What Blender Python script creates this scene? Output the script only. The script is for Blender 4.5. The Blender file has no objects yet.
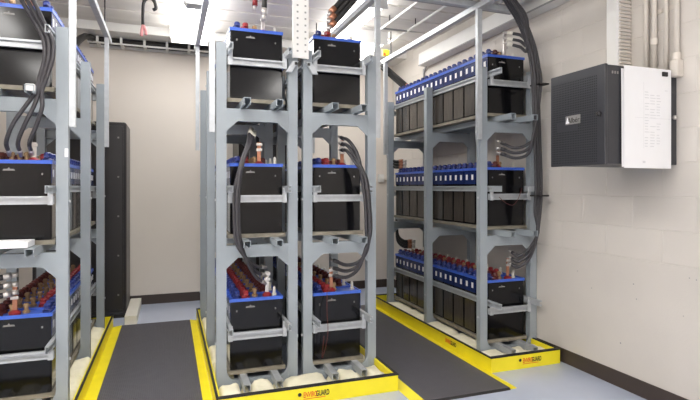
import bpy, bmesh, math, random
from mathutils import Vector, Matrix
random.seed(7)
S = bpy.context.scene
COL = S.collection

# ------------------------------------------------------------------ camera
F_PX, VPX, HZ, CAMX, CAMH = 505.0, 169.0, 187.0, 0.038, 1.27      # focal length (px of 700), vanishing point of the aisles, horizon
YAW = math.atan((350.0 - VPX) / F_PX)
cd = bpy.data.cameras.new('camera')
cam = bpy.data.objects.new('camera', cd)
COL.objects.link(cam)
cam.location = (CAMX, 0, CAMH)
cam.rotation_euler = (math.pi / 2, 0, -YAW)
cd.sensor_width = 36.0
cd.lens = 36.0 * F_PX / 700.0
cd.shift_y = (HZ - 200.0) / 700.0
cd.clip_start = 0.05
S.camera = cam

# ------------------------------------------------------------------ world, exposure
wd = bpy.data.worlds.new('world')
S.world = wd
wd.use_nodes = True
wd.node_tree.nodes['Background'].inputs[0].default_value = (0.9, 0.95, 1.0, 1)
wd.node_tree.nodes['Background'].inputs[1].default_value = 0.15
vs = S.view_settings
vs.view_transform = 'Standard'
vs.look = 'None'
vs.gamma = 1.0
vs.use_curve_mapping = False
vs.exposure = 0.17
LAMP = 20.0         # emission strength of the fluorescent diffusers

# ------------------------------------------------------------------ pixel helper
_s, _c = math.sin(YAW), math.cos(YAW)
def at(u, v, y):
    """point seen at photo pixel (u, v) that stands at depth y"""
    a = (u - 350.0) / F_PX
    dx, dy, dz = _s + a * _c, _c - a * _s, (HZ - v) / F_PX
    t = y / dy
    return Vector((CAMX + dx * t, y, CAMH + dz * t))

# ------------------------------------------------------------------ materials
def srgb(r, g, b):
    f = lambda v: (v / 255.0 / 12.92) if v / 255.0 <= 0.04045 else ((v / 255.0 + 0.055) / 1.055) ** 2.4
    return (f(r), f(g), f(b), 1.0)
def mat(name, rgb, rough=0.5, metal=0.0, var=0.0, scale=8.0, bump=0.0, bscale=60.0, spec=0.5, coat=0.0, stretch=None):
    m = bpy.data.materials.new(name)
    m.use_nodes = True
    nt = m.node_tree
    b = nt.nodes['Principled BSDF']
    b.inputs['Roughness'].default_value = rough
    b.inputs['Metallic'].default_value = metal
    b.inputs['Specular IOR Level'].default_value = spec
    b.inputs['Coat Weight'].default_value = coat
    c = srgb(*rgb)
    b.inputs['Base Color'].default_value = c
    tc = nt.nodes.new('ShaderNodeTexCoord')
    src = tc.outputs['Object']
    if stretch:
        mp = nt.nodes.new('ShaderNodeMapping')
        mp.inputs['Scale'].default_value = stretch
        nt.links.new(src, mp.inputs[0]); src = mp.outputs[0]
    if var > 0:
        n = nt.nodes.new('ShaderNodeTexNoise')
        n.inputs['Scale'].default_value = scale
        n.inputs['Detail'].default_value = 5
        nt.links.new(src, n.inputs['Vector'])
        r = nt.nodes.new('ShaderNodeValToRGB')
        r.color_ramp.elements[0].position = 0.3
        r.color_ramp.elements[1].position = 0.7
        r.color_ramp.elements[0].color = tuple(v * (1 - var) for v in c[:3]) + (1,)
        r.color_ramp.elements[1].color = tuple(min(1, v * (1 + var)) for v in c[:3]) + (1,)
        nt.links.new(n.outputs['Fac'], r.inputs[0])
        nt.links.new(r.outputs[0], b.inputs['Base Color'])
    if bump > 0:
        n2 = nt.nodes.new('ShaderNodeTexNoise')
        n2.inputs['Scale'].default_value = bscale
        n2.inputs['Detail'].default_value = 4
        nt.links.new(src, n2.inputs['Vector'])
        bp = nt.nodes.new('ShaderNodeBump')
        bp.inputs['Strength'].default_value = bump
        bp.inputs['Distance'].default_value = 0.004
        nt.links.new(n2.outputs['Fac'], bp.inputs['Height'])
        nt.links.new(bp.outputs[0], b.inputs['Normal'])
    return m
def emit(name, rgb, strength):
    m = bpy.data.materials.new(name)
    m.use_nodes = True
    nt = m.node_tree
    nt.nodes.remove(nt.nodes['Principled BSDF'])
    e = nt.nodes.new('ShaderNodeEmission')
    e.inputs[0].default_value = srgb(*rgb)
    e.inputs[1].default_value = strength
    nt.links.new(e.outputs[0], nt.nodes['Material Output'].inputs[0])
    return m

M = dict(
    wall=mat('painted_block', (210, 204, 197), 0.55, var=0.03, scale=3, bump=0.25, bscale=90),
    mortar=mat('mortar', (210, 204, 197), 0.6, bump=0.3, bscale=120),
    backwall=mat('painted_wall', (224, 216, 207), 0.6, var=0.02, scale=2, bump=0.1, bscale=60),
    ceil=mat('ceiling_deck', (224, 220, 214), 0.8, var=0.10, scale=2.5, bump=0.2, stretch=(0.35, 2, 1)),
    floor=mat('epoxy_floor', (186, 194, 212), 0.25, var=0.04, scale=2.5, bump=0.06, bscale=25),
    base=mat('baseboard_vinyl', (66, 56, 52), 0.5, var=0.06),
    steel=mat('rack_paint', (152, 160, 166), 0.38, var=0.05, scale=5, bump=0.05, bscale=40),
    galv=mat('galvanised_strut', (190, 194, 198), 0.38, metal=0.35, var=0.08, scale=25),
    white=mat('white_paint', (232, 231, 228), 0.45, var=0.02),
    cream=mat('cream_paint', (218, 210, 200), 0.45, var=0.03),
    jar=mat('smoked_jar', (16, 16, 19), 0.12, spec=0.32, var=0.15, scale=4),
    plates=mat('plate_pack', (68, 63, 58), 0.10, spec=0.6, var=0.18, scale=18, stretch=(1, 4, 0.4)),
    blue=mat('blue_plastic', (62, 100, 200), 0.28, var=0.08, scale=20),
    navy=mat('navy_plastic', (38, 52, 118), 0.3, var=0.1, scale=20),
    label_blue=mat('blue_label', (27, 42, 92), 0.2, var=0.2, scale=40),
    red=mat('red_boot', (140, 38, 42), 0.4, var=0.08, scale=30),
    darkred=mat('link_cover', (96, 40, 36), 0.45, var=0.25, scale=30),
    brass=mat('brass_cap', (170, 140, 104), 0.35, metal=0.4, var=0.1, scale=30),
    capwhite=mat('white_cap', (226, 222, 210), 0.4, var=0.03),
    tin=mat('tinned_lug', (205, 200, 196), 0.3, metal=0.7, var=0.08, scale=30),
    copper=mat('copper_bar', (176, 122, 96), 0.35, metal=0.6, var=0.1, scale=30),
    cable=mat('cable_jacket', (58, 56, 60), 0.42, var=0.08, scale=30),
    black=mat('black_rubber', (30, 28, 28), 0.55, var=0.08),
    cab=mat('black_cabinet', (40, 38, 40), 0.35, var=0.08, scale=5, bump=0.08, bscale=300),
    box=mat('charcoal_enclosure', (50, 51, 56), 0.4, var=0.04, scale=8, bump=0.08, bscale=300),
    hole=mat('vent_dark', (24, 25, 28), 0.7),
    yellow=mat('yellow_paint', (242, 226, 40), 0.42, var=0.05, scale=7, bump=0.06, bscale=30),
    pad=mat('absorbent_cloth', (238, 232, 206), 0.9, var=0.05, scale=20, bump=0.5, bscale=30),
    liner=mat('tray_liner', (132, 126, 112), 0.6, var=0.2, scale=16),
    paper=mat('paper', (236, 236, 238), 0.7, var=0.01),
    ink=mat('grey_print', (212, 213, 216), 0.7),
    orange=mat('orange_ink', (222, 92, 30), 0.6),
    blackink=mat('black_ink', (34, 32, 28), 0.6),
    emblem=mat('silver_print', (128, 126, 124), 0.4),
    pink=mat('pink_lug', (206, 140, 140), 0.5, var=0.1),
    lime=mat('lime_tag', (206, 214, 60), 0.5, var=0.1),
    bracket=mat('grey_bracket', (150, 150, 150), 0.5),
)
M['lamp'] = emit('lit_diffuser', (255, 252, 248), LAMP)
M['lamp_dim'] = emit('lit_diffuser_dim', (255, 252, 248), LAMP * 0.55)  # far lamps' emission turned down so the back wall is not overlit
# ribbed rubber mat
def mat_mat():
    m = mat('ribbed_mat', (84, 83, 90), 0.55, var=0.05, scale=12)
    nt = m.node_tree
    b = nt.nodes['Principled BSDF']
    tc = nt.nodes.new('ShaderNodeTexCoord')
    w = nt.nodes.new('ShaderNodeTexWave'); w.bands_direction = 'Y'; w.inputs['Scale'].default_value = 26
    w2 = nt.nodes.new('ShaderNodeTexWave'); w2.bands_direction = 'X'; w2.inputs['Scale'].default_value = 26
    ad = nt.nodes.new('ShaderNodeMath'); ad.operation = 'MULTIPLY'
    for k in (w, w2): nt.links.new(tc.outputs['Object'], k.inputs['Vector'])
    nt.links.new(w.outputs['Fac'], ad.inputs[0]); nt.links.new(w2.outputs['Fac'], ad.inputs[1])
    bp = nt.nodes.new('ShaderNodeBump'); bp.inputs['Strength'].default_value = 0.8; bp.inputs['Distance'].default_value = 0.006
    nt.links.new(ad.outputs[0], bp.inputs['Height']); nt.links.new(bp.outputs[0], b.inputs['Normal'])
    return m
M['mat'] = mat_mat()

# ------------------------------------------------------------------ mesh helpers
class MB:
    """collects shapes; build() links them as one mesh object"""
    def __init__(self): self.v, self.f = [], []
    def add(self, vs_, fs):
        n = len(self.v)
        self.v += [tuple(q) for q in vs_]
        self.f += [tuple(i + n for i in q) for q in fs]
        return self
    def box(self, x0, x1, y0, y1, z0, z1):
        vs_ = [(x, y, z) for z in (z0, z1) for (x, y) in ((x0, y0), (x1, y0), (x1, y1), (x0, y1))]
        return self.add(vs_, [(3, 2, 1, 0), (4, 5, 6, 7), (0, 1, 5, 4), (1, 2, 6, 5), (2, 3, 7, 6), (3, 0, 4, 7)])
    def prism(self, prof, axis, a, b):
        """extrude the closed 2-D profile along axis from a to b (profile = the other two axes in order)"""
        def p(u, w, t): return {'x': (t, u, w), 'y': (u, t, w), 'z': (u, w, t)}[axis]
        n = len(prof)
        vs_ = [p(u, w, a) for u, w in prof] + [p(u, w, b) for u, w in prof]
        fs = [(i, (i + 1) % n, n + (i + 1) % n, n + i) for i in range(n)]
        fs += [tuple(range(n - 1, -1, -1)), tuple(range(n, 2 * n))]
        return self.add(vs_, fs)
    def lathe(self, prof, c, seg=12):
        """profile [(r, z)...] about a vertical axis at c"""
        n = len(prof)
        vs_ = [(c[0] + r * math.cos(2 * math.pi * k / seg), c[1] + r * math.sin(2 * math.pi * k / seg), c[2] + z) for k in range(seg) for r, z in prof]
        fs = [(k * n + i, ((k + 1) % seg) * n + i, ((k + 1) % seg) * n + i + 1, k * n + i + 1) for k in range(seg) for i in range(n - 1)]
        fs.append(tuple(((seg - k) % seg) * n for k in range(seg)))
        fs.append(tuple(k * n + n - 1 for k in range(seg)))
        return self.add(vs_, fs)
    def tube(self, pts, r, seg=8, smooth=6):
        P = [Vector(p) for p in pts]
        if smooth > 1 and len(P) > 2:
            Q = []
            ext = [P[0] * 2 - P[1]] + P + [P[-1] * 2 - P[-2]]
            for i in range(1, len(ext) - 2):
                p0, p1, p2, p3 = ext[i - 1:i + 3]
                for k in range(smooth):
                    t = k / smooth
                    Q.append(0.5 * (2 * p1 + (p2 - p0) * t + (2 * p0 - 5 * p1 + 4 * p2 - p3) * t * t + (3 * p1 - p0 - 3 * p2 + p3) * t ** 3))
            P = Q + [P[-1]]
        vs_, fs = [], []
        up = None
        for i, p in enumerate(P):
            d = (P[min(i + 1, len(P) - 1)] - P[max(i - 1, 0)]).normalized()
            if up is None:
                up = d.orthogonal().normalized()
            up = (up - d * up.dot(d)).normalized()
            sd = d.cross(up)
            for k in range(seg):
                a = 2 * math.pi * k / seg
                vs_.append(p + (up * math.cos(a) + sd * math.sin(a)) * r)
        for i in range(len(P) - 1):
            for k in range(seg):
                fs.append((i * seg + k, i * seg + (k + 1) % seg, (i + 1) * seg + (k + 1) % seg, (i + 1) * seg + k))
        fs.append(tuple(range(seg - 1, -1, -1)))
        fs.append(tuple((len(P) - 1) * seg + k for k in range(seg)))
        return self.add(vs_, fs)
    def mesh(self, name, m, smooth=False):
        me = bpy.data.meshes.new(name)
        me.from_pydata(self.v, [], self.f)
        bm = bmesh.new(); bm.from_mesh(me)
        bmesh.ops.recalc_face_normals(bm, faces=bm.faces)
        bm.to_mesh(me); bm.free()
        me.materials.append(m)
        if smooth:
            for p in me.polygons: p.use_smooth = True
        return me
    def build(self, name, m, parent=None, bevel=0.0, smooth=False):
        o = bpy.data.objects.new(name, self.mesh(name, m, smooth))
        COL.objects.link(o)
        if parent is not None:
            o.parent = parent
            if parent.get('_abs', 0):                  # geometry was written in world coordinates
                o.matrix_parent_inverse = Matrix.Translation(-Vector(parent.location))
        if bevel > 0:
            md = o.modifiers.new('bevel', 'BEVEL'); md.width = bevel; md.segments = 2; md.limit_method = 'ANGLE'
        return o
def obj_from(me, name, parent=None, loc=(0, 0, 0)):
    o = bpy.data.objects.new(name, me)
    COL.objects.link(o); o.location = loc
    if parent is not None: o.parent = parent
    return o
def tag(o, label=None, cat=None, group=None, kind=None):
    if label: o['label'] = label
    if cat: o['category'] = cat
    if group: o['group'] = group
    if kind: o['kind'] = kind
    return o
def thing(name, loc, label, cat, group=None):
    """Empty at the thing's base; its parts' geometry is written in world coordinates"""
    o = bpy.data.objects.new(name, None)
    COL.objects.link(o)
    o.location = loc; o.empty_display_size = 0.05
    o['_abs'] = 1
    return tag(o, label, cat, group)
def strut_profile(w, d, open_side, t=0.004, lip=0.011):
    """C strut section about (0,0): open_side '+a','-a','+b','-b' in profile axes; w across, d deep"""
    h = w / 2
    base = [(-h, 0), (h, 0), (h, d), (h - lip, d), (h - lip, d - t), (h - t, d - t), (h - t, t), (-h + t, t), (-h + t, d - t), (-h + lip, d - t), (-h + lip, d), (-h, d)]
    base = [(u, w2 - d / 2) for u, w2 in base]
    if open_side == '+b': return base
    if open_side == '-b': return [(u, -q) for u, q in base]
    if open_side == '+a': return [(q, u) for u, q in base]
    return [(-q, u) for u, q in base]
def sh(prof, du, dw): return [(u + du, w + dw) for u, w in prof]
def text_mesh(body, size, m, name, parent, frame, extr=0.0006):
    """flat lettering; frame = (origin, right, up)"""
    cu = bpy.data.curves.new(name, 'FONT'); cu.body = body; cu.size = size; cu.extrude = extr; cu.offset = 0.0012 if size > 0.043 else 0.0; cu.align_x = 'LEFT'
    tmp = bpy.data.objects.new(name, cu); COL.objects.link(tmp)
    bpy.context.view_layer.update()
    dg = bpy.context.evaluated_depsgraph_get()
    me = bpy.data.meshes.new_from_object(tmp.evaluated_get(dg))
    bpy.data.objects.remove(tmp)
    o_, r_, u_ = [Vector(q) for q in frame]
    n_ = r_.cross(u_)
    me.transform(Matrix(((r_.x, u_.x, n_.x, o_.x), (r_.y, u_.y, n_.y, o_.y), (r_.z, u_.z, n_.z, o_.z), (0, 0, 0, 1))))
    me.materials.clear(); me.materials.append(m)
    o = bpy.data.objects.new(name, me); COL.objects.link(o)
    o.parent = parent
    if parent.get('_abs', 0): o.matrix_parent_inverse = Matrix.Translation(-Vector(parent.location))
    return o

# ================================================================== THE ROOM
WX, BY, LX, FY, CZ = 2.735, 5.9, -2.3, -4.6, 2.87
tag(MB().box(LX, WX, FY, BY, -0.1, 0.0).build('floor', M['floor']), 'glossy blue-grey epoxy floor', kind='structure')
ce = MB().box(LX, WX, FY, BY, CZ + 0.03, CZ + 0.12)
o = ce.build('ceiling', M['ceil']); tag(o, 'grey concrete deck ceiling with shallow ribs', kind='structure')
o['_abs'] = 0
y = FY
rib = MB().box(LX, WX, 0, 0.27, CZ, CZ + 0.031).mesh('deck_rib', M['ceil'])
while y < 5.5 - 0.27:
    obj_from(rib, 'deck_rib', o, (0, y, 0)); y += 0.31
tag(MB().box(LX - 0.1, WX + 0.12, BY, BY + 0.1, -0.1, CZ + 0.12).build('wall_back', M['backwall']), 'plain cream painted back wall', kind='structure')
tag(MB().box(LX - 0.1, LX, FY, BY, -0.1, CZ + 0.12).build('wall_left', M['backwall']), 'cream painted wall', kind='structure')
tag(MB().box(LX - 0.1, WX + 0.12, FY - 0.1, FY, -0.1, CZ + 0.12).build('wall_front', M['backwall']), 'cream painted wall', kind='structure')
# right wall: painted concrete blocks, each its own piece, joints recessed
wr = MB().box(WX + 0.002, WX + 0.12, FY, BY, -0.1, CZ + 0.12).build('wall_right', M['mortar'])
tag(wr, 'cream painted concrete block wall', kind='structure')
BH, BL, J = 0.193, 0.40, 0.004
def block_mesh(L):
    me = MB().box(WX, WX + 0.02, J / 2, L - J / 2, J / 2, BH - J / 2)
    m_ = me.mesh('concrete_block', M['wall'])
    bm = bmesh.new(); bm.from_mesh(m_)
    bmesh.ops.bevel(bm, geom=[e for e in bm.edges if all(abs(q.co.x - WX) < 1e-5 for q in e.verts)], offset=0.002, segments=1, affect='EDGES')
    bm.to_mesh(m_); bm.free()
    return m_
bm_full = block_mesh(BL)
MB().box(WX - 0.004, WX + 0.02, 0.345, BY, 0.0, 0.828).build('smooth_render_band', M['wall'], wr, 0.002)   # the lower wall is rendered smooth up to a small ledge
z = 0.828
k = 1
while z < CZ:
    y = 0.345 + (0.2 if k % 2 else 0.0)
    while y < BY - 0.02:
        L = min(BL, BY - y)
        if L > 0.05:
            obj_from(bm_full if L > BL - 1e-4 else block_mesh(L), 'concrete_block', wr, (0, y, z))
        y += BL
    z += BH; k += 1
# near part of that wall, beside and behind the camera
tag(MB().box(WX, WX + 0.02, FY, 0.345, 0, CZ).build('wall_right_near', M['wall']), 'cream painted wall', kind='structure')
pit = MB().lathe([(0.006, -0.0006), (0.006, 0.0006)], (0, 0, 0), 8)
pit.v = [(c, a, b * 0.8) for a, b, c in pit.v]
pit = pit.mesh('paint_chip', M['bracket'])
for u, v in ((578, 271), (592, 288), (634, 284), (637, 299), (697, 280), (684, 316), (621, 343), (690, 278)):
    yw = (WX - CAMX) * ((_c - (u - 350) / F_PX * _s) / (_s + (u - 350) / F_PX * _c))
    q = at(u, v, yw)
    o = obj_from(pit, 'paint_chip', wr, (WX - 0.004, q.y, q.z)); o.scale = (1, random.uniform(.5, 1.2), random.uniform(.5, 1.2))
# vinyl baseboards
tag(MB().box(WX - 0.012, WX - 0.004, FY, BY, 0, 0.1).build('baseboard_right', M['base'], bevel=0.002), 'dark brown vinyl baseboard under block wall', kind='structure')
tag(MB().box(LX, WX - 0.012, BY - 0.010, BY, 0, 0.1).build('baseboard_back', M['base'], bevel=0.002), 'dark brown vinyl baseboard under back wall', kind='structure')

tag(MB().box(LX, WX, 5.5, BY, 2.815, CZ + 0.031).build('trim_1', M['white']), 'pale grey soffit along the top of the back wall', kind='structure')
# ------------------------------------------------------------------ ceiling lamps
def lamp(x, y, L, label, w=0.3, lit='lamp'):
    t = thing('ceiling_lamp', (x, y, CZ), label, 'lamp', 'fluorescent ceiling lamps')
    MB().box(x - w / 2, x + w / 2, y - L / 2, y + L / 2, CZ - 0.03, CZ).build('housing', M['white'], t)
    MB().prism([(x - w / 2 + 0.004, CZ - 0.0305), (x + w / 2 - 0.004, CZ - 0.0305), (x + w / 2 + 0.01, CZ - 0.075), (x + w / 2 - 0.04, CZ - 0.125), (x - w / 2 + 0.04, CZ - 0.125), (x - w / 2 - 0.01, CZ - 0.075)], 'y', y - L / 2 + 0.013, y + L / 2 - 0.013).build('diffuser', M[lit], t)
    for s in (-1, 1):
        MB().box(x - w / 2, x + w / 2, y + s * (L / 2) - (0.012 if s > 0 else 0), y + s * (L / 2) + (0.012 if s < 0 else 0), CZ - 0.13, CZ - 0.03).build('end_cap', M['white'], t)
    return t
lamp(0.24, 4.75, 1.4, 'lit fluorescent ceiling lamp above the far end of the left aisle', w=0.36, lit='lamp_dim')
t = bpy.data.objects['ceiling_lamp']; t['_abs'] = 1
MB().prism([(0.14, CZ - 0.126), (0.34, CZ - 0.126), (0.31, CZ - 0.165), (0.17, CZ - 0.165)], 'y', 4.14, 4.26).build('lens_clamp', M['bracket'], t)
lamp(1.64, 4.45, 1.25, 'lit narrow ceiling lamp above the central pair and the right aisle', w=0.2, lit='lamp_dim')
lamp(2.02, 5.13, 0.7, 'lit short ceiling lamp nearest the back wall', w=0.3, lit='lamp_dim')
for lx, ly, ln in ((-0.05, 3.1, 'added for fill above the near end of the left aisle'), (-1.5, 1.2, 'before the left-edge rack'), (0.1, 1.2, 'before the central pair'), (-1.5, -1.0, 'added for fill behind the viewpoint, left'), (0.1, -1.0, 'added for fill behind the viewpoint, middle'), (1.7, -1.0, 'added for fill behind the viewpoint, right'),  # left-aisle lamp added out of view to light the far end
                   (-1.5, -3.2, 'added for fill at the near end of the room, left'), (0.1, -3.2, 'added for fill at the near end of the room, middle'), (1.7, -3.2, 'added for fill at the near end of the room, right')):  # rows behind the viewpoint are unseen lamps added for even front fill
    lamp(lx, ly, 1.25, 'lit fluorescent ceiling lamp %s' % ln, w=0.3)

# ================================================================== BATTERY RACKS
TZ = [0.12, 0.975, 1.83]            # where the cells stand, tier by tier
FRY = [3.2, 4.03, 4.86]             # the three post frames
PW, PD, PTOP = 0.061, 0.05, 2.165
def post_prof(x0, w, y0, d, t=0.006):
    return [(x0, y0), (x0 + w, y0), (x0 + w, y0 + d), (x0 + w - t, y0 + d), (x0 + w - t, y0 + t), (x0 + t, y0 + t), (x0 + t, y0 + d), (x0, y0 + d)]
def rack(x0, bx0, label):
    x1 = x0 + 0.512
    t = thing('battery_rack', ((x0 + x1) / 2, 4.03, 0), label, 'rack', 'grey steel battery racks')
    for y in FRY:
        for px in (x0, x1 - PW):
            p = MB().prism(post_prof(px, PW, y, PD), 'z', 0.012, PTOP).build('post', M['steel'], t)
            MB().box(px - 0.006, px + PW + 0.006, y - 0.012, y + PD + 0.012, 0.0, 0.012).build('foot_plate', M['steel'], p)
            for bz in (0.30, 1.19, 2.05):
                sx = px - 0.008 if px == x0 else px + PW
                MB().box(sx, sx + 0.008, y + 0.017, y + 0.031, bz - 0.007, bz + 0.007).build('bolt', M['galv'], p)
        a, b = x0 + PW, x1 - PW
        for k in range(3):
            z0 = [0.008, 0.828, 1.683][k]; z1 = [0.06, 0.905, 1.76][k]
            fy = lambda q: y + (0.052 - q if y == FRY[2] else q)          # the far frame's channels open towards the room
            c = MB().prism([(fy(0.004), z0), (fy(0.004), z1), (fy(0.05), z1), (fy(0.05), z1 - 0.005), (fy(0.009), z1 - 0.005), (fy(0.009), z0 + 0.005), (fy(0.05), z0 + 0.005), (fy(0.05), z0)], 'x', a, b).build('cross_beam', M['steel'], t)
            if k:
                for s, gx in ((1, a), (-1, b)):
                    MB().prism([(gx, z0), (gx + s * 0.072, z0), (gx, z0 - 0.066)], 'y', fy(0.004), fy(0.010)).build('gusset', M['steel'], t)
            else:
                for s, gx in ((1, a), (-1, b)):
                    pr = [(gx, z1 - 0.001), (gx + s * 0.07, z1 - 0.001)] + [(gx + s * (0.07 * (1 - math.sin(q))), z1 + 0.085 * (1 - math.cos(q))) for q in (0.5, 0.9, 1.25, 1.57)]
                    MB().prism(pr, 'y', fy(0.004), fy(0.010)).build('gusset', M['steel'], t)
    for k in range(3):
        zt = TZ[k]
        for off in (0.165, 0.36):
            MB().prism(sh(strut_profile(0.042, 0.042, '-b'), x0 + off, zt - 0.0475), 'y', 3.03, 5.02).build('tray_rail', M['steel' if k else 'galv'], t)
        MB().box(bx0 - 0.018, bx0 + 0.348, 3.222, 4.905, zt - 0.026, zt - 0.002).build('tray_liner', M['liner'], t)
        for s, rx in ((-1, bx0 - 0.012), (1, bx0 + 0.342)):
            MB().prism(sh(strut_profile(0.042, 0.02, '-a' if s < 0 else '+a', t=0.003), rx, zt + 0.282), 'y', 3.06, 4.98).build('side_rail', M['galv'], t)
        for yr, op in ((3.195, '-a'), (4.915, '+a')):
            MB().prism(sh(strut_profile(0.045, 0.022, op, t=0.003), yr, zt + 0.222), 'x', bx0 - 0.02, bx0 + 0.35).build('end_rail', M['galv'], t)
            for bx in (bx0 - 0.018, bx0 + 0.322):
                sy = yr - 0.019 if op == '-a' else yr + 0.0115
                MB().box(bx, bx + 0.026, sy, sy + 0.0075, zt + 0.196, zt + 0.29).build('corner_bracket', M['galv'], t)
    return t
rack(-1.006, -0.913, 'grey steel three-tier battery rack cut off at the left edge')
rack(0.312, 0.400, 'grey steel three-tier battery rack, left half of the central back-to-back pair')
rack(0.862, 0.942, 'grey steel three-tier battery rack, right half of the central back-to-back pair')
rack(2.212, 2.302, 'grey steel three-tier battery rack standing along the block wall')

p = at(66.5, 152, 3.2)
MB().box(p.x - 0.009, p.x + 0.009, 3.1985, 3.2, p.z - 0.028, p.z + 0.02).build('post_label', M['paper'], bpy.data.objects['battery_rack'])
# ------------------------------------------------------------------ battery cells
CW, CP, CH = 0.33, 0.165, 0.445
def cell_meshes():
    d = {}
    j = MB().box(0, CW, 0.002, CP - 0.002, 0, CH - 0.02)
    d['jar'] = j.mesh('jar', M['jar'])
    bm = bmesh.new(); bm.from_mesh(d['jar'])
    bmesh.ops.bevel(bm, geom=[e for e in bm.edges if abs(e.verts[0].co.z - e.verts[1].co.z) > 0.1], offset=0.006, segments=2, affect='EDGES')
    bm.to_mesh(d['jar']); bm.free()
    l = MB().box(-0.005, CW + 0.005, 0.0005, CP - 0.0005, CH - 0.02, CH - 0.008)
    l.box(-0.005, 0.004, 0.0005, CP - 0.0005, CH - 0.008, CH).box(CW - 0.004, CW + 0.005, 0.0005, CP - 0.0005, CH - 0.008, CH)
    l.box(0.004, CW - 0.004, 0.0005, 0.008, CH - 0.008, CH).box(0.004, CW - 0.004, CP - 0.008, CP - 0.0005, CH - 0.008, CH)
    d['lid'] = l.mesh('lid', M['blue'])
    pp = MB().box(-0.0015, 0.0005, 0.012, CP - 0.012, 0.012, 0.265)
    d['pl'] = pp.mesh('plate_window', M['plates'])
    d['lab'] = MB().box(-0.002, 0.0005, 0.004, CP - 0.004, 0.318, CH - 0.022).mesh('side_label', M['label_blue'])
    d['tagw'] = MB().box(-0.003, -0.0019, 0.0, 0.026, 0.352, 0.394).mesh('white_tag', M['paper'])
    for nm, m_ in (('red_boot', 'red'), ('blue_boot', 'navy'), ('dark_boot', 'darkred')):
        d[nm] = MB().lathe([(0.026, 0), (0.026, 0.014), (0.019, 0.02), (0.019, 0.048), (0.012, 0.055)], (0, 0, CH - 0.008), 10).box(-0.012, 0.012, -0.036, 0.036, CH + 0.0165, CH + 0.0265).mesh(nm, M[m_])
    d['vent_cap'] = MB().lathe([(0.020, 0), (0.020, 0.012), (0.012, 0.016), (0.012, 0.034), (0.016, 0.036), (0.016, 0.05), (0.008, 0.056)], (0, 0, CH - 0.008), 10).mesh('vent_cap', M['brass'])
    d['white_cap'] = MB().lathe([(0.016, 0), (0.016, 0.01), (0.011, 0.014), (0.009, 0.05), (0.004, 0.056)], (0, 0, CH - 0.008), 10).mesh('vent_cap', M['capwhite'])
    d['em'] = MB().prism([(0.095, CH - 0.060), (0.155, CH - 0.060), (0.15, CH - 0.051), (0.131, CH - 0.050), (0.125, CH - 0.041), (0.119, CH - 0.050), (0.10, CH - 0.051)], 'y', 0.0008, 0.0022).mesh('emblem', M['emblem'])
    d['screw'] = MB().box(-0.004, 0.004, 0.0, 0.003, CH - 0.083, CH - 0.072).mesh('screw', M['emblem'])
    return d
CMS = cell_meshes()
ORD = ['nearest', 'second', 'third', 'fourth', 'fifth', 'sixth', 'seventh', 'eighth', 'ninth', 'farthest']
TIER = ['bottom', 'middle', 'top']
def cell(x, y, z, side, rackname, tier, i, rows):
    r = bpy.data.objects.new('battery_cell', None); COL.objects.link(r)
    r.location = (x, y, z); r.empty_display_size = 0.03
    if i == 0: lb = 'nearest blue-lidded battery cell on the %s tier of the %s' % (TIER[tier], rackname)
    else: lb = 'blue-lidded battery cell, %s%s on the %s tier of the %s' % (ORD[i], '' if i == 9 else ' from front', TIER[tier], rackname)
    tag(r, lb, 'battery', 'battery cells in rows on the racks')
    obj_from(CMS['jar'], 'jar', r); obj_from(CMS['lid'], 'lid', r)
    for sx in ((-1, 1) if side == 0 else (side,)):
        for key, nm in (('pl', 'plate_window'), ('lab', 'side_label')):
            q = obj_from(CMS[key], nm, r)
            if sx > 0: q.rotation_euler.z = math.pi; q.location = (CW, CP, 0)
            if key == 'lab':
                for ty in (0.028, 0.108):
                    obj_from(CMS['tagw'], 'white_tag', q, (0, ty, 0))
    for ox, nm in rows:
        for oy in ((0.043, 0.122) if 'boot' in nm else (0.0825,)):
            obj_from(CMS[nm], 'vent_cap' if nm == 'white_cap' else nm, r, (ox + random.uniform(-.003, .003), oy, 0))
    if i == 0:
        obj_from(CMS['em'], 'emblem', r)
        for ox in (0.04, 0.285): obj_from(CMS['screw'], 'screw', r, (ox, -0.0005, 0))
    return r
ROWS_C = [(0.045, 'blue_boot'), (0.10, 'red_boot'), (0.165, 'vent_cap'), (0.24, 'dark_boot'), (0.295, 'white_cap')]
ROWS_R = [(0.036, 'blue_boot'), (0.092, 'dark_boot'), (0.16, 'vent_cap'), (0.225, 'red_boot'), (0.29, 'white_cap')]
ROWS_L = [(0.06, 'dark_boot'), (0.12, 'vent_cap'), (0.19, 'vent_cap'), (0.25, 'red_boot'), (0.30, 'blue_boot')]
for bx0, side, nm, rows in ((-0.913, 1, 'left-edge rack', ROWS_L), (0.400, -1, "central pair's left rack", ROWS_C), (0.942, 1, "central pair's right rack", ROWS_C), (2.302, -1, 'block-wall rack', ROWS_R)):
    for k in range(3):
        for i in range(10):
            rr = rows
            if i == 0: rr = [q for q in rows if not (q[1] in ('dark_boot', 'red_boot') and q[0] > 0.18)]
            cell(bx0, 3.232 + i * CP, TZ[k], side, nm, k, i, rr)

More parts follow.
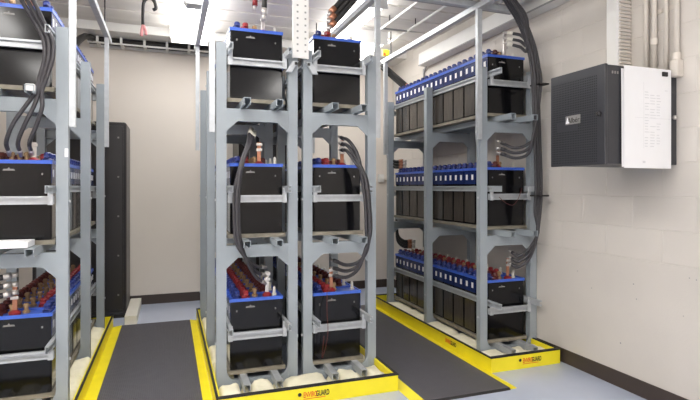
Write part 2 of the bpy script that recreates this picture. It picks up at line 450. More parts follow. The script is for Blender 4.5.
# ------------------------------------------------------------------ spill curbs and pads
def curb(x0, x1, y0, y1, label, sx=None, front=True):
    H_, T_ = 0.098, 0.022
    t = thing('spill_curb', ((x0 + x1) / 2, (y0 + y1) / 2, 0), label, 'curb', 'yellow spill curbs round the racks')
    MB().box(x0, x1, y0, y0 + T_, 0, H_).build('front_panel', M['yellow'], t, 0.002)
    MB().box(x0, x1, y1 - T_, y1, 0, H_).build('rear_panel', M['yellow'], t, 0.002)
    for xa in (x0, x1 - T_):
        MB().box(xa, xa + T_, y0 + T_, y1 - T_, 0, H_).build('side_panel', M['yellow'], t, 0.002)
    for a in ((x0 - .002, x1 + .002, y0 - .002, y0 + T_ + .004), (x0 - .002, x1 + .002, y1 - T_ - .004, y1 + .002), (x0 - .002, x0 + T_ - .011, y0 + T_ + .004, y1 - T_ - .004), (x1 - T_ + .011, x1 + .002, y0 + T_ + .004, y1 - T_ - .004)):
        MB().box(*a, H_, H_ + 0.008).build('black_trim', M['black'], t)
    if sx is not None:
        st = MB().box(sx - 0.01, sx + 0.165, y0 - 0.0012, y0, 0.022, 0.086).build('sticker', M['yellow'], t)
        ic = MB().lathe([(0.011, -0.0006), (0.011, 0.0006)], (0, 0, 0), 14)
        ic.v = [(a + sx + 0.008, b * 0 + y0 - 0.0019 + c, b + 0.062) for a, b, c in ic.v]
        ic.build('icon', M['blackink'], t)
        text_mesh('ENVIRO', 0.044, M['orange'], 'lettering', t, ((sx + 0.030, y0 - 0.0018, 0.042), (0.54, 0, 0), (0, 0, 1)))
        text_mesh('GUARD', 0.044, M['blackink'], 'lettering', t, ((sx + 0.106, y0 - 0.0018, 0.042), (0.54, 0, 0), (0, 0, 1)))
        MB().box(sx + 0.03, sx + 0.165, y0 - 0.0018, y0 - 0.0012, 0.031, 0.035).build('underline', M['orange'], t)
    return t
curb(2.105, 2.692, 2.915, 5.06, 'yellow spill curb with black trim round the block-wall rack', sx=2.335)
curb(0.285, 1.383, 2.862, 5.06, 'wide yellow spill curb with black trim round the central pair of racks', sx=0.745)
curb(-1.75, -0.44, 2.885, 5.06, 'yellow spill curb with black trim at the foot of the left-edge rack', sx=-1.0)
# side sticker on the block-wall curb, facing the mat
def side_sticker():
    t = bpy.data.objects['spill_curb']
    text_mesh('ENVIRO', 0.044, M['orange'], 'lettering', t, ((2.1045, 3.52, 0.042), (0, -0.54, 0), (0, 0, 1)))
    text_mesh('GUARD', 0.044, M['blackink'], 'lettering', t, ((2.1045, 3.444, 0.042), (0, -0.54, 0), (0, 0, 1)))
side_sticker()
# absorbent pillows inside the curbs
def pillow(x0, x1, y0, y1, label, h=0.052):
    nx, ny = 9, 13
    vs_, fs = [], []
    ph = random.uniform(0, 6)
    for j in range(ny + 1):
        for i in range(nx + 1):
            u, w = i / nx, j / ny
            e = min(u, 1 - u) * 2; g = min(w, 1 - w) * 2
            z = h * (min(1, e * 2.6) ** 0.4) * (min(1, g * 3.4) ** 0.4)
            z *= 0.88 + 0.09 * math.sin(6 * u + ph) * math.sin(9 * w + ph * 1.7) + random.uniform(-0.025, 0.025)
            vs_.append((x0 + (x1 - x0) * u, y0 + (y1 - y0) * w, max(0.003, z)))
    n = nx + 1
    for j in range(ny):
        for i in range(nx):
            fs.append((j * n + i, j * n + i + 1, (j + 1) * n + i + 1, (j + 1) * n + i))
    m = len(vs_)
    per = [i for i in range(n)] + [j * n + nx for j in range(1, ny + 1)] + [ny * n + i for i in range(nx - 1, -1, -1)] + [j * n for j in range(ny - 1, 0, -1)]
    vs_ += [(vs_[q][0], vs_[q][1], 0.0) for q in per]
    L = len(per)
    for q in range(L):
        fs.append((per[(q + 1) % L], per[q], m + q, m + (q + 1) % L))
    fs.append(tuple(m + q for q in range(L)))
    o = MB().add(vs_, fs).build('absorbent_pillow', M['pad'], smooth=True)
    return tag(o, label, 'pad', 'cream absorbent pillows inside the curbs')
def pads(xs, cols, where, y0):
    """xs: edges of the front pillows left free of the protruding rails; cols: (x0, x1, word) columns beside the posts"""
    n = len(xs)
    ords = ['first', 'second', 'third', 'fourth', 'fifth', 'sixth', 'seventh', 'eighth', 'ninth']
    for k in range(len(xs) - 1):
        low = k % 2 == 1                                  # squashed flat under a protruding tray rail
        pillow(xs[k] + 0.001, xs[k + 1] - 0.001, y0, 3.18, 'cream absorbent pillow before the %s, %s from left%s' % (where, ords[k], ', squashed under a rail' if low else ''), 0.048 if low else 0.084)
    for a, b, wd_ in cols:
        for nm, p, q in (('nearest', 3.27, 3.64), ('second', 3.645, 4.012), ('third', 4.10, 4.47), ('farthest', 4.475, 4.842)):
            pillow(a, b, p, q, 'cream absorbent pillow at %s foot of the %s, %s' % (wd_, where, nm), 0.085)
pads([2.129, 2.354, 2.40, 2.549, 2.595, 2.668], [(2.129, 2.345, 'aisle-side')], 'block-wall rack', 2.942)
pads([0.309, 0.454, 0.50, 0.649, 0.695, 1.004, 1.05, 1.199, 1.245, 1.36], [(0.309, 0.445, 'left-aisle'), (1.25, 1.36, 'right-aisle')], 'central pair', 2.89)
pads([-1.2, -0.864, -0.818, -0.669, -0.623, -0.463], [(-0.62, -0.463, 'aisle-side')], 'left-edge rack', 2.912)

# ------------------------------------------------------------------ aisle mats
def floor_mat(x0, x1, y0, y1, label, bl, br):
    t = thing('aisle_mat', ((x0 + x1) / 2, (y0 + y1) / 2, 0), label, 'mat', 'ribbed aisle mats')
    MB().box(x0, x1, y0, y1, 0.0005, 0.013).build('mat_field', M['mat'], t, 0.002)
    MB().prism([(x0, 0.0005), (x0, 0.014), (x0 - bl, 0.003), (x0 - bl, 0.0005)], 'y', y0, y1).build('yellow_edge', M['yellow'], t)
    MB().prism([(x1, 0.0005), (x1, 0.014), (x1 + br, 0.003), (x1 + br, 0.0005)], 'y', y0, y1).build('yellow_edge', M['yellow'], t)
    MB().prism([(y0, 0.0005), (y0, 0.013), (y0 - 0.012, 0.0005)], 'x', x0, x1).build('front_edge', M['black'], t)
    return t
floor_mat(1.455, 2.050, 2.645, 5.02, 'dark ribbed rubber mat with yellow edges in the right-hand aisle', 0.068, 0.054)
floor_mat(-0.365, 0.225, 2.655, 5.02, 'dark ribbed rubber mat with yellow edges in the left-hand aisle', 0.074, 0.058)

# ------------------------------------------------------------------ overhead struts and hangers
SZ = 2.6
def overhead(x, y0, y1, hs, label, w=0.034):
    t = thing('overhead_strut', (x, (y0 + y1) / 2, SZ), label, 'strut', 'overhead struts with hangers')
    MB().prism(sh(strut_profile(0.042, 0.042, '+b'), x, SZ), 'y', y0, y1).build('strut_bar', M['galv'], t)
    for hy, zb, zt in hs:
        h = MB().prism(sh(strut_profile(w, 0.03, '+b'), x, hy), 'z', zb, zt).build('hanger', M['galv'], t)
    for ry in (y0 + 0.35, y1 - 0.35):
        MB().tube([(x, ry, SZ), (x, ry, CZ)], 0.006, 6, 1).build('threaded_rod', M['cab'], t)
    return t
overhead(-0.476, 2.6, 5.1, [(3.22, 1.61, SZ - .02), (4.885, 1.62, SZ - .02)], 'white overhead strut with hangers above the left-edge rack')
overhead(0.287, 2.6, 5.1, [(3.22, 1.61, SZ - .02), (4.885, 1.61, SZ - .02)], "white overhead strut with hangers on the central pair's left side", )
overhead(1.393, 2.6, 5.1, [(3.22, 1.61, SZ - .02), (4.885, 1.61, SZ - .02)], "white overhead strut with hangers on the central pair's right side")
overhead(2.187, 2.6, 5.1, [(3.183, 1.62, SZ - .02), (4.885, 1.61, SZ - .02)], 'white overhead strut with hangers along the block-wall rack', w=0.038)
# perforated double hanger between the central racks
t = thing('perforated_hanger', (0.842, 3.17, 2.1), 'wide white perforated hanger between the two central racks', 'strut')
MB().prism([(0.786, 3.17), (0.890, 3.17), (0.890, 3.19), (0.884, 3.19), (0.884, 3.176), (0.792, 3.176), (0.792, 3.19), (0.786, 3.19)], 'z', 2.10, CZ).build('channel', M['white'], t)
hl = MB(); zz = 2.14
while zz < CZ - 0.03:
    for xx in (0.816, 0.868): hl.box(xx - 0.006, xx + 0.006, 3.1690, 3.1702, zz, zz + 0.011)
    zz += 0.042
q = hl.build('punched_holes', M['bracket'], t); q['kind'] = 'stuff'
for s, xx in ((-1, 0.80), (1, 0.885)):
    MB().prism([(xx - 0.02, 2.075), (xx + 0.02, 2.075), (xx + 0.02 + s * 0.045, 2.0), (xx - 0.02 + s * 0.045, 2.0)], 'y', 3.15, 3.169).build('clamp', M['galv'], t, 0.003)
    MB().box(xx - 0.008, xx + 0.008, 3.142, 3.15, 2.05, 2.066).build('bolt', M['cab'], t)
# cross strut to the block wall, cable ladder above the right aisle
tag(MB().prism(sh(strut_profile(0.042, 0.042, '+b'), 3.27, SZ + 0.0425), 'x', 0.25, WX).build('cross_strut', M['galv']), 'galvanised strut crossing from the racks to the block wall', 'strut')
t = thing('cable_ladder', (2.1, 4.3, 2.8), 'thin white cable ladder hung over the right-hand aisle', 'cable ladder')
for xx, ya, yb in ((1.965, 3.45, 4.5), (2.232, 3.45, 4.95)):
    MB().box(xx, xx + 0.013, ya, yb, 2.79, 2.81).build('rail', M['white'], t)
for yy in (3.50, 4.47):
    MB().box(1.978, 2.232, yy, yy + 0.016, 2.792, 2.806).build('rung', M['bracket'], t)
for xx in (1.971, 2.239):
    for yy in (3.7, 4.3):
        MB().tube([(xx, yy, 2.80), (xx, yy, CZ)], 0.005, 6, 1).build('threaded_rod', M['cab'], t)
t = thing('cable_tray', (2.2, 3.3, 2.72), 'white ladder tray crossing above the racks near the block wall', 'cable tray')
MB().box(1.45, WX - 0.05, 3.36, 3.40, 2.66, 2.72).build('rail', M['bracket'], t)
MB().box(1.45, WX - 0.05, 2.9, 2.93, 2.66, 2.72).build('rail', M['bracket'], t)
for xx in [1.55 + 0.17 * k for k in range(7)]:
    MB().box(xx, xx + 0.03, 2.93, 3.36, 2.675, 2.70).build('rung', M['white'], t)
# ladder along the back wall
t = thing('cable_ladder', (-0.4, 5.75, 2.75), 'white cable ladder carrying black cables along the back wall', 'cable ladder')
MB().box(-0.74, 0.55, 5.70, 5.715, 2.735, 2.752).build('rail', M['white'], t)
MB().box(-0.74, 0.55, 5.86, 5.882, 2.735, 2.77).build('rail', M['white'], t)
for k in range(6):
    xx = -0.66 + 0.222 * k
    MB().prism([(xx, 5.722), (xx + 0.03, 5.722), (xx + 0.03, 5.86), (xx, 5.86)], 'z', 2.74, 2.755).build('rung', M['white'], t)
    MB().box(xx, xx + 0.024, 5.69, 5.70, 2.735, 2.81).build('upright', M['white'], t)
for k, (yy, zz) in enumerate(((5.752, 2.782), (5.80, 2.782), (5.775, 2.828), (5.84, 2.782))):
    tag(MB().tube([(-0.74, yy, zz), (-0.4, yy, zz + 0.002), (-0.1, yy, zz), (0.5, yy, zz)], 0.025, 8, 3).build('power_cable', M['black'], smooth=True), 'thick black cable lying on the back wall ladder, %s' % ['front one', 'middle one', 'uppermost one', 'one against the wall'][k], 'cable')
tag(MB().tube([at(64, 56, 4.9), at(76, 43, 5.1), at(84, 36.5, 5.45), at(89, 37, 5.62), at(94, 39, 5.74)], 0.032, 8).build('power_cable', M['black'], smooth=True), 'thick black cable drooping from back wall ladder to left-edge rack', 'cable')

# ------------------------------------------------------------------ trough and conduits on the block wall
t = thing('wall_trough', (WX, 3.9, 2.6), 'long white wiring trough high on the block wall', 'trough')
MB().box(WX - 0.11, WX, -0.5, 4.98, 2.60, 2.735).build('trough_body', M['white'], t, 0.003)
MB().box(WX - 0.114, WX - 0.11, -0.5, 4.98, 2.60, 2.612).build('lower_lip', M['bracket'], t)
def conduit(y, z0, z1, r, label, couplings=()):
    t = thing('wall_conduit', (WX - r - 0.01, y, z0), label, 'conduit', 'cream conduits above the charcoal enclosure')
    x = WX - r - 0.008
    MB().tube([(x, y, z0), (x, y, z1)], r, 12, 1).build('pipe', M['cream'], t, smooth=True)
    for cz in couplings:
        MB().lathe([(r + 0.005, -0.02), (r + 0.005, 0.02)], (x, y, cz), 12).build('coupling', M['cream'], t)
    for cz in (z0 + 0.35,):
        MB().box(WX - 0.008, WX, y - r - 0.02, y + r + 0.02, cz, cz + 0.025).build('strap', M['cream'], t)
    return t
conduit(2.235, 1.93, CZ, 0.014, 'thin cream conduit beside the slotted duct')
conduit(2.182, 1.93, CZ, 0.015, 'cream conduit with coupling, second from slotted duct', (2.12,))
conduit(2.108, 1.93, CZ, 0.012, 'cream conduit third from the slotted duct')
conduit(2.045, 1.98, CZ, 0.015, 'cream conduit ending in a fitting right of the enclosure', (2.0,))
tag(MB().box(WX - 0.05, WX, 2.018, 2.066, 1.885, 1.98).build('conduit_fitting', M['cream'], bevel=0.006), 'small cream conduit fitting right of the paper sheets', 'fitting')
tag(MB().tube([(WX - 0.02, 4.95, 2.62), (WX - 0.02, 5.02, 2.55), (WX - 0.02, 5.03, 2.4), (WX - 0.02, 5.03, 0.6)], 0.011, 8).build('wall_conduit', M['bracket'], smooth=True), 'thin grey conduit bending down from the wall trough end', 'conduit')
# slotted wiring duct
t = thing('slotted_duct', (WX, 2.42, 1.93), 'white slotted wiring duct rising from the charcoal enclosure', 'duct')
MB().box(WX - 0.10, WX, 2.365, 2.452, 1.93, CZ).build('duct_body', M['white'], t, 0.002)
sl = MB().box(WX - 0.092, WX - 0.006, 2.352, 2.3645, 0, 0.011).mesh('slat', M['cream'])
zz = 1.94
while zz < CZ - 0.02:
    q = obj_from(sl, 'slat', t, (-WX, -2.42, zz - 1.93)); zz += 0.022

# ------------------------------------------------------------------ charcoal enclosure with paper
EX0, EX1, EY0, EY1, EZ0, EZ1 = 2.205, WX - 0.001, 2.055, 2.455, 1.39, 1.925
t = thing('wall_enclosure', ((EX0 + EX1) / 2, (EY0 + EY1) / 2, EZ0), 'charcoal perforated metal enclosure mounted on the block wall', 'enclosure')
MB().box(EX0 + 0.022, EX1, EY0 + 0.004, EY1, EZ0 + 0.004, EZ1 - 0.004).build('body', M['box'], t, 0.004)
dr = MB().box(EX0, EX0 + 0.02, EY0, EY1 + 0.004, EZ0, EZ1).build('door', M['box'], t, 0.004)
hl = MB()
for a in range(27):
    yy = EY0 + 0.055 + a * 0.0125
    for b in range(14): hl.box(EX0 - 0.0006, EX0 + 0.0004, yy, yy + 0.006, EZ1 - 0.06 - b * 0.0135, EZ1 - 0.0525 - b * 0.0135)
    for b in range(14, 35):
        if b in (17, 18, 19, 20) and 10 < a < 24: continue
        hl.box(EX0 - 0.0006, EX0 + 0.0004, yy, yy + 0.006, EZ1 - 0.06 - b * 0.0135, EZ1 - 0.0525 - b * 0.0135)
q = hl.build('vent_holes', M['hole'], t); q['kind'] = 'stuff'
lk = MB().lathe([(0.014, 0), (0.014, 0.012), (0.006, 0.02)], (0, 0, 0), 12)
lk.v = [(EX0 - c, EY0 + 0.035 + b, 1.662 + a) for a, b, c in lk.v]
lk.build('door_lock', M['cab'], t)
# door handle is the lock only; badge with lettering
bd = MB().box(EX0 - 0.003, EX0, 2.225, 2.335, 1.628, 1.678).build('badge', M['emblem'], t)
MB().prism([(2.332, 1.635), (2.306, 1.635), (2.319, 1.671)], 'x', EX0 - 0.0042, EX0 - 0.003).build('badge_mark', M['paper'], t)
text_mesh('Alb\u00e9r', 0.042, M['blackink'], 'lettering', t, ((EX0 - 0.0036, 2.318, 1.637), (0, -0.95, 0), (0, 0, 1)))
for k in range(3):
    MB().box(EX0 + 0.05 + k * 0.018, EX0 + 0.06 + k * 0.018, EY0 + 0.0025, EY0 + 0.004, EZ1 - 0.05, EZ1 - 0.036).build('indicator', M['emblem'], t)
lk = MB().lathe([(0.013, 0), (0.013, 0.01), (0.006, 0.015)], (0, 0, 0), 12)
lk.v = [(EX1 - 0.022 + a, EY0 + 0.004 - c, 1.66 + b) for a, b, c in lk.v]
lk.build('side_latch', M['tin'], t)
# two sheets of paper clipped on the enclosure's near side
def sheet(x0, x1, z0, z1, y, curl, label):
    nx, nz = 8, 12
    top, vs_, fs = [], [], []
    for lay in (0, 1):
        for j in range(nz + 1):
            for i in range(nx + 1):
                u, w = i / nx, j / nz
                c = curl * (1 - w) ** 2 * (0.4 + 0.6 * (1 - u)) + 0.002 * math.sin(5 * u + 3 * w)
                vs_.append((x0 + (x1 - x0) * u, y - c - 0.0006 * lay - 0.002, z0 + (z1 - z0) * w))
    n = nx + 1; Mn = n * (nz + 1)
    for lay in (0, 1):
        for j in range(nz):
            for i in range(nx):
                fs.append(tuple(lay * Mn + q for q in (j * n + i, j * n + i + 1, (j + 1) * n + i + 1, (j + 1) * n + i)))
    per = [i for i in range(n)] + [j * n + nx for j in range(1, nz + 1)] + [nz * n + i for i in range(nx - 1, -1, -1)] + [j * n for j in range(nz - 1, 0, -1)]
    for q in range(len(per)):
        a, b = per[q], per[(q + 1) % len(per)]
        fs.append((a, b, Mn + b, Mn + a))
    o = MB().add(vs_, fs).build('paper_sheet', M['paper'], smooth=False)
    return tag(o, label, 'paper', 'paper sheets on the enclosure')
sheet(2.312, 2.655, 1.378, 1.905, EY0 - 0.001, 0.004, 'white paper sheet behind, its bluish left edge showing on the enclosure')
t = thing('drawing_sheet', (2.5, EY0 - 0.012, 1.36), 'white drawing sheet clipped to the near side of the charcoal enclosure', 'paper', 'paper sheets on the enclosure')
MB().box(2.322, 2.667, EY0 - 0.0135, EY0 - 0.0125, 1.372, 1.920).build('sheet', M['paper'], t)
pr = MB()
for k in range(20):
    zz = 1.49 + k * 0.0155
    for a, b in ((2.47, 2.505), (2.51, 2.552), (2.557, 2.59)):
        if random.random() < 0.85: pr.box(a, b - random.uniform(0, 0.015), EY0 - 0.0139, EY0 - 0.0135, zz, zz + 0.004)
pr.box(2.462, 2.4635, EY0 - 0.0139, EY0 - 0.0135, 1.48, 1.84).box(2.40, 2.66, EY0 - 0.0139, EY0 - 0.0135, 1.645, 1.6465)
pr.box(2.455, 2.475, EY0 - 0.0139, EY0 - 0.0135, 1.40, 1.412).box(2.62, 2.64, EY0 - 0.0139, EY0 - 0.0135, 1.80, 1.803)
q = pr.build('printed_lines', M['ink'], t); q['kind'] = 'stuff'
MB().box(2.595, 2.635, EY0 - 0.022, EY0 - 0.0139, 1.880, 1.905).build('clip', M['black'], t, 0.003)

# ------------------------------------------------------------------ black cabinet, cream block, outlet, paper
t = thing('equipment_cabinet', (-0.75, 5.6, 0), 'tall black equipment cabinet behind the left-edge rack', 'cabinet')
MB().box(-1.15, -0.352, 5.36, 5.86, 0.03, 1.90).build('body', M['cab'], t, 0.02)
MB().box(-1.14, -0.362, 5.37, 5.85, 0.0, 0.03).build('plinth', M['black'], t)
MB().box(-1.12, -0.38, 5.345, 5.3595, 0.08, 1.86).build('door', M['cab'], t, 0.006)
for k in range(5):
    MB().box(-0.43, -0.415, 5.340, 5.345, 0.22 + k * 0.38, 0.235 + k * 0.38).build('screw', M['emblem'], t)
t = thing('equipment_cabinet', (1.0, 5.6, 0), 'black equipment cabinet at the back wall, seen through the central pair', 'cabinet')
MB().box(0.72, 1.27, 5.33, 5.86, 0.03, 1.93).build('body', M['cab'], t, 0.01)
MB().box(0.73, 1.26, 5.34, 5.85, 0.0, 0.03).build('plinth', M['black'], t)
MB().box(0.74, 1.25, 5.315, 5.3295, 0.08, 1.89).build('door', M['cab'], t, 0.006)
tag(MB().box(-0.347, -0.24, 5.06, 5.84, 0.0, 0.085).build('cream_block', M['capwhite'], bevel=0.006), 'long cream block on the floor beside the black cabinet', 'block')
t = thing('wall_switch', (2.6, BY, 1.33), 'small cream switch box on the back wall beside the central racks', 'switch')
MB().box(2.53, 2.60, BY - 0.035, BY, 1.33, 1.43).build('switch_box', M['white'], t, 0.004)
MB().box(2.555, 2.575, BY - 0.042, BY - 0.035, 1.365, 1.395).build('toggle', M['white'], t)
MB().tube([(2.60, BY - 0.012, 1.37), (2.70, BY - 0.012, 1.365)], 0.012, 8, 1).build('conduit_stub', M['cream'], t)
tag(MB().box(-0.93, -0.655, 3.04, 3.195, 0.952, 0.985).build('paper_stack', M['paper'], bevel=0.003), 'white stack of papers lying on the tray rails of the left-edge rack', 'papers')
t = thing('yellow_tag', (2.13, 4.95, 2.55), 'lime yellow tag hanging at the far end of the right overhead strut', 'tag')
p = at(386, 53, 4.94)
MB().box(p.x - 0.04, p.x + 0.04, 4.93, 4.945, p.z - 0.035, p.z + 0.035).build('tag_plate', M['lime'], t, 0.008)
MB().box(p.x - 0.038, p.x - 0.012, 4.925, 4.93, p.z - 0.03, p.z + 0.0).build('tag_mark', M['orange'], t)

# ------------------------------------------------------------------ power cables and lugs
def cable(pts, r, label, group=None, lug=None, mat_='cable', lug2=None):
    t = thing('power_cable', pts[0], label, 'cable', group)
    MB().tube(pts, r, 8, 6).build('jacket', M[mat_], t, smooth=True)
    for e, dirp in ((lug, (pts[0], pts[1])), (lug2, (pts[-1], pts[-2]))):
        if e:
            d = (Vector(dirp[0]) - Vector(dirp[1])).normalized()
            a = Vector(dirp[0])
            MB().tube([a - d * 0.03, a + d * 0.012], r * 1.18, 8, 1).build('shrink_sleeve', M[e], t, smooth=True)
            MB().tube([a + d * 0.010, a + d * 0.045], r * 0.85, 8, 1).build('lug', M['tin'], t, smooth=True)
    return t
def terminal(x, y, z, h, label, mt='copper', base='red'):
    t = thing('terminal_bar', (x, y, z), label, 'terminal', 'terminal bars on the end cells')
    MB().box(x - 0.012, x + 0.012, y - 0.004, y + 0.004, z + 0.02, z + h).build('bar', M[mt], t, 0.001)
    MB().lathe([(0.03, 0), (0.03, 0.012), (0.02, 0.022), (0.012, 0.026)], (x, y, z), 12).build('boot', M[base], t)
    n = max(1, int((h - 0.06) / 0.035))
    for k in range(n):
        zz = z + h - 0.015 - k * 0.035
        MB().box(x - 0.020, x + 0.020, y - 0.014, y - 0.0045, zz - 0.009, zz + 0.009).build('bolt', M['tin'], t, 0.002)
    return t
LIDT = [q + CH - 0.008 for q in TZ]
# --- block-wall rack: trunk of cables from overhead, three branches
tn = ['top', 'middle', 'bottom']
trunk_px = [(500, -18), (512, 2), (523, 20), (532, 42), (537, 64), (539, 90), (540, 120), (541, 150), (542, 185), (541, 212)]
def trunk(k, n):      # lateral spread of the strands
    return (k % 3 - 1) * 0.026, -(k // 3) * 0.022
YT = 3.04
for tier in range(3):
    lugpx = [[(509, 33), (509, 39), (509, 44)], [(502, 143), (502, 149), (502, 154)], [(513, 253), (513, 259), (513, 265)]][tier]
    cut = [3, 6, 10][tier]
    for j in range(3):
        dx, dy = trunk(tier * 3 + j, 9)
        dx = (j - 1) * 0.0235; dy = (tier - 1) * 0.0245
        pts = [at(u, v, YT) + Vector((dx - 0.01, dy, 0)) for u, v in trunk_px[:cut]]
        l = at(*lugpx[j], 3.20)
        if tier == 0:
            pts = pts[:3] + [at(527, 40 + j * 5, YT + 0.03), at(520, 35 + j * 6, YT + 0.10)]
        elif tier == 1:
            pts = pts + [at(536 - j * 1.5, 132 + j * 3, YT + 0.02), at(528, 144 + j * 5, YT + 0.06), at(515, 148 + j * 5, YT + 0.11)]
        else:
            pts = pts + [at(538 - j, 232 + 4 * j, YT + 0.03), at(529, 249 + 5 * j, YT + 0.07), at(518, 256 + 5.5 * j, YT + 0.12)]
        pts.append(l)
        cable(pts, 0.0116, 'dark cable to the %s tier of the block-wall rack, %s lug' % (tn[tier], ['upper', 'middle', 'lower'][j]), 'cables feeding the block-wall rack', lug2=['capwhite', 'cable', 'cable'][tier])
b = at(505, 40, 3.27); terminal(b.x, 3.275, LIDT[2], 0.20, 'tinned terminal bar with three lugs on the top tier, block-wall rack', 'tin', 'capwhite')
b = at(498, 150, 3.27); terminal(b.x, 3.275, LIDT[1], 0.16, 'copper terminal bar with three lugs on the middle tier, block-wall rack')
b = at(508, 260, 3.27); terminal(b.x, 3.275, LIDT[0], 0.16, 'copper terminal bar with three lugs on the bottom tier, block-wall rack')
for zz in (1.2, 2.02):
    p = at(541, 187, YT)
    tag(MB().box(2.575, 2.662, 2.99, 3.10, zz, zz + 0.012).build('cable_tie', M['black'], bevel=0.004), 'black tie round the block-wall cable trunk, %s one' % ('lower' if zz < 1.5 else 'upper'), 'tie')
# rear cables of that rack
for k, (u, v) in enumerate(((408, 88), (402, 163), (411, 243))):
    p = at(u, v, 4.80)
    for j in range(3):
        q = p + Vector((0, 0, 0.0 - 0.03 * j + 0.02))
        pts = [q, q + Vector((-0.06, 0.06, 0.0)), q + Vector((-0.09, 0.14, 0.06)), q + Vector((-0.085, 0.17, 0.22))]
        if k == 0: pts = [q, q + Vector((-0.05, 0.02, 0.05)), q + Vector((-0.14, 0.10, 0.16)), q + Vector((-0.24, 0.16, 0.27))]
        cable(pts, 0.016, 'black cable at the far end of the block-wall rack, %s tier, %s' % (tn[k], ['upper', 'middle', 'lower'][j]), 'cables at the far end of the block-wall rack', lug='copper', mat_='black')
# --- central pair, left rack: loop from middle tier down to bottom tier
for j in range(3):
    o_ = 0.033 * (j - 1)
    pts = [at(250 + 2 * j, 131 + 2 * j, 3.30), at(247 + 1.5 * j, 145, 3.20), at(241 + j, 163, 3.12), at(237, 190, 3.10) + Vector((o_ * .4, -.022 * (j == 1), 0)), at(236.5, 218, 3.09) + Vector((o_ * .4, -.022 * (j == 1), 0)),
           at(238.5, 242, 3.08) + Vector((o_ * .4, -.022 * (j == 1), 0)), at(246 + j, 258 + 3 * j, 3.10), at(256, 266 + 5.5 * j, 3.18), at(263, 267 + 7.5 * j, 3.26)]
    cable(pts, 0.0112, "dark cable looping from middle to bottom tier, central pair's left rack, %s" % ['left strand', 'middle strand', 'right strand'][j], 'loop cables on the central pair', lug='capwhite', lug2='tin')
b = at(267, 275, 3.30); terminal(b.x, 3.30, LIDT[0], 0.16, "tinned terminal bar on the bottom tier, central pair's left rack", 'tin')
b = at(259, 150, 3.30); terminal(b.x, 3.30, LIDT[1], 0.15, "copper terminal bar on the middle tier, central pair's left rack")
b = at(263, 20, 3.29); terminal(b.x, 3.29, LIDT[2], 0.10, "tinned terminal bar on the top tier, central pair's left rack", 'tin')
p = at(264, 13, 3.26)
cable([p, p + Vector((0.005, 0, 0.1)), p + Vector((0.01, 0.0, 0.25)), p + Vector((0.08, 0.0, 0.45))], 0.017, "black cable rising overhead from the top tier, central pair's left rack", lug='tin', mat_='black')
p = at(255, 4, 3.34)
cable([p, p + Vector((0.005, 0, 0.1)), p + Vector((0.03, 0.0, 0.25)), p + Vector((0.10, 0.0, 0.40))], 0.015, "red-sleeved cable rising overhead above the central pair's left rack", lug='red', mat_='red')
# --- central pair, right rack
for j in range(3):
    o_ = 0.033 * (j - 1)
    pts = [at(342, 138 + 6 * j, 3.30), at(349 + 1.5 * j * 0 + j * -1, 141 + 5 * j, 3.20), at(358 - j * 1.5, 156 + 3 * j, 3.10), at(364, 178, 3.07) + Vector((o_ * .42, -.023 * (j == 1), 0)), at(367.5, 205, 3.06) + Vector((o_ * .42, -.023 * (j == 1), 0)),
           at(368.5, 232, 3.06) + Vector((o_ * .42, -.023 * (j == 1), 0)), at(367.5 - j, 248 + j, 3.07), at(360 - j, 261 + 4 * j, 3.10), at(347, 265 + 6 * j, 3.17), at(335, 261 + 7.5 * j, 3.27)]
    cable(pts, 0.0120, "dark cable looping from middle to bottom tier, central pair's right rack, %s" % ['upper lug', 'middle lug', 'lower lug'][j], 'loop cables on the central pair', lug='cable', lug2='cable')
b = at(331, 268, 3.30); terminal(b.x, 3.30, LIDT[0], 0.16, "copper terminal bar on the bottom tier, central pair's right rack")
b = at(342, 150, 3.31); terminal(b.x, 3.31, LIDT[1], 0.18, "copper terminal bar on the middle tier, central pair's right rack")
b = at(329, 20, 3.30); terminal(b.x, 3.30, LIDT[2], 0.16, "copper terminal bar on the top tier, central pair's right rack")
for j in range(3):
    p = at(332, 11 + 7 * j, 3.27)
    cable([p, p + Vector((0.05, -0.01, 0.055)), p + Vector((0.12, -0.03, 0.14)), p + Vector((0.22, -0.05, 0.27)), p + Vector((0.34, -0.06, 0.36))], 0.019, "black cable rising overhead from the top tier, central pair's right rack, %s" % ['upper', 'middle', 'lower'][j], 'overhead cables on the central pair', lug='copper', mat_='black')
# red thin sense wires on the lowest right cell
tag(MB().tube([at(327, 292, 3.215), at(327, 312, 3.16), at(328, 330, 3.15), at(326, 345, 3.17), at(322, 358, 3.18), at(324, 336, 3.15)], 0.0022, 6).build('sense_wire', M['darkred'], smooth=True), "thin red wire looped over the nearest bottom cell, central pair's right rack", 'wire')
p = at(512, 200, 3.165)
tag(MB().tube([at(499, 197, 3.16), at(506, 203, 3.15), at(513, 205, 3.15), at(518, 199, 3.15), at(522, 188, 3.16)], 0.0022, 6).build('sense_wire', M['darkred'], smooth=True), 'thin red wire drooping below the middle end rail of the block-wall rack', 'wire')
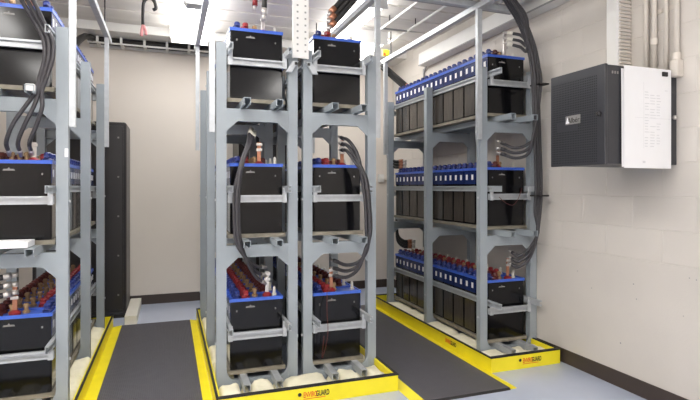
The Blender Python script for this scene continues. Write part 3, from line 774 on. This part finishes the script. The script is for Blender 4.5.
# --- left-edge rack
for j in range(3):
    o_ = (j - 1) * 0.027
    pts = [at(20, -12, 3.0) + Vector((o_, 0, 0)), at(30, 5, 3.04) + Vector((o_, 0, 0)), at(40, 24, 3.08) + Vector((o_ * .8, 0, 0)), at(48, 40, 3.09) + Vector((o_ * .8, 0, 0)), at(48.5, 58, 3.09) + Vector((o_ * .7, 0, 0)), at(43, 78, 3.09) + Vector((o_ * .6, 0, 0)),
           at(39, 91, 3.09) + Vector((o_ * .5, 0, 0)), at(34, 106, 3.09) + Vector((o_ * 1.4, 0, 0)), at(25, 124, 3.10) + Vector((o_ * 2, 0, 0)), at(18, 142, 3.16) + Vector((o_ * 2, 0, 0)), at(20, 152, 3.26) + Vector((o_ * 2, 0, 0))]
    cable(pts, 0.0112, 'grey-black cable hanging down the left-edge rack, strand %s' % ['nearest the picture edge', 'in the middle', 'nearest the post'][j], 'cables on the left-edge rack', lug2='tin')
t = thing('cable_clamp', at(30, 88, 3.05), 'black and white clamp round the cables of the left-edge rack', 'clamp')
p = at(33, 88, 3.06)
MB().box(p.x - 0.03, p.x + 0.012, 3.035, 3.058, p.z - 0.018, p.z + 0.018).build('clamp_body', M['white'], t, 0.003)
MB().box(p.x - 0.042, p.x - 0.03, 3.035, 3.058, p.z - 0.014, p.z + 0.014).build('clamp_end', M['black'], t, 0.003)
b = at(34, 152, 3.29); terminal(b.x, 3.29, LIDT[1], 0.11, 'tinned terminal bar on the middle tier, left-edge rack', 'tin')
b = at(15, 280, 3.29); terminal(b.x, 3.29, LIDT[0], 0.18, 'copper terminal bar on the bottom tier, left-edge rack')
b = at(33, 5, 3.29); terminal(b.x, 3.29, LIDT[2], 0.10, 'copper terminal bar on the top tier, left-edge rack')
for j in range(3):
    p = at(9, 276 + 9 * j, 3.26)
    cable([p, p + Vector((-0.06, -0.03, -0.005)), p + Vector((-0.14, -0.06, 0.02)), p + Vector((-0.21, -0.08, 0.09)), p + Vector((-0.23, -0.09, 0.2))], 0.016, 'dark cable to the bottom tier of the left-edge rack, %s lug' % ['upper', 'middle', 'lower'][j], 'cables on the left-edge rack', lug='tin')
# --- dangling overhead lead with hook, left aisle
p = at(147, 0, 4.3)
t = thing('hanging_lead', at(145, 36, 4.3), 'dark hanging lead with a pink end above the left aisle', 'cable')
MB().tube([at(146, -40, 4.3), at(146, -6, 4.3), at(143.5, 4, 4.3), at(143, 14, 4.3), at(143, 25, 4.3)], 0.013, 8).build('lead', M['black'], t, smooth=True)
MB().tube([at(143, 1, 4.3), at(149, -2, 4.3), at(154, 1, 4.3), at(156, 8, 4.3), at(153, 10, 4.3)], 0.013, 8).build('hook', M['black'], t, smooth=True)
MB().tube([at(143, 25, 4.3), at(142, 30, 4.3), at(141.5, 36, 4.3)], 0.012, 8).build('pink_end', M['pink'], t, smooth=True)
MB().tube([at(143, 25, 4.3), at(145.5, 30, 4.3), at(146, 35, 4.3)], 0.012, 8).build('pink_end', M['pink'], t, smooth=True)

# working flags used while building are not part of the scene's description
for o in bpy.data.objects:
    if '_abs' in o: del o['_abs']
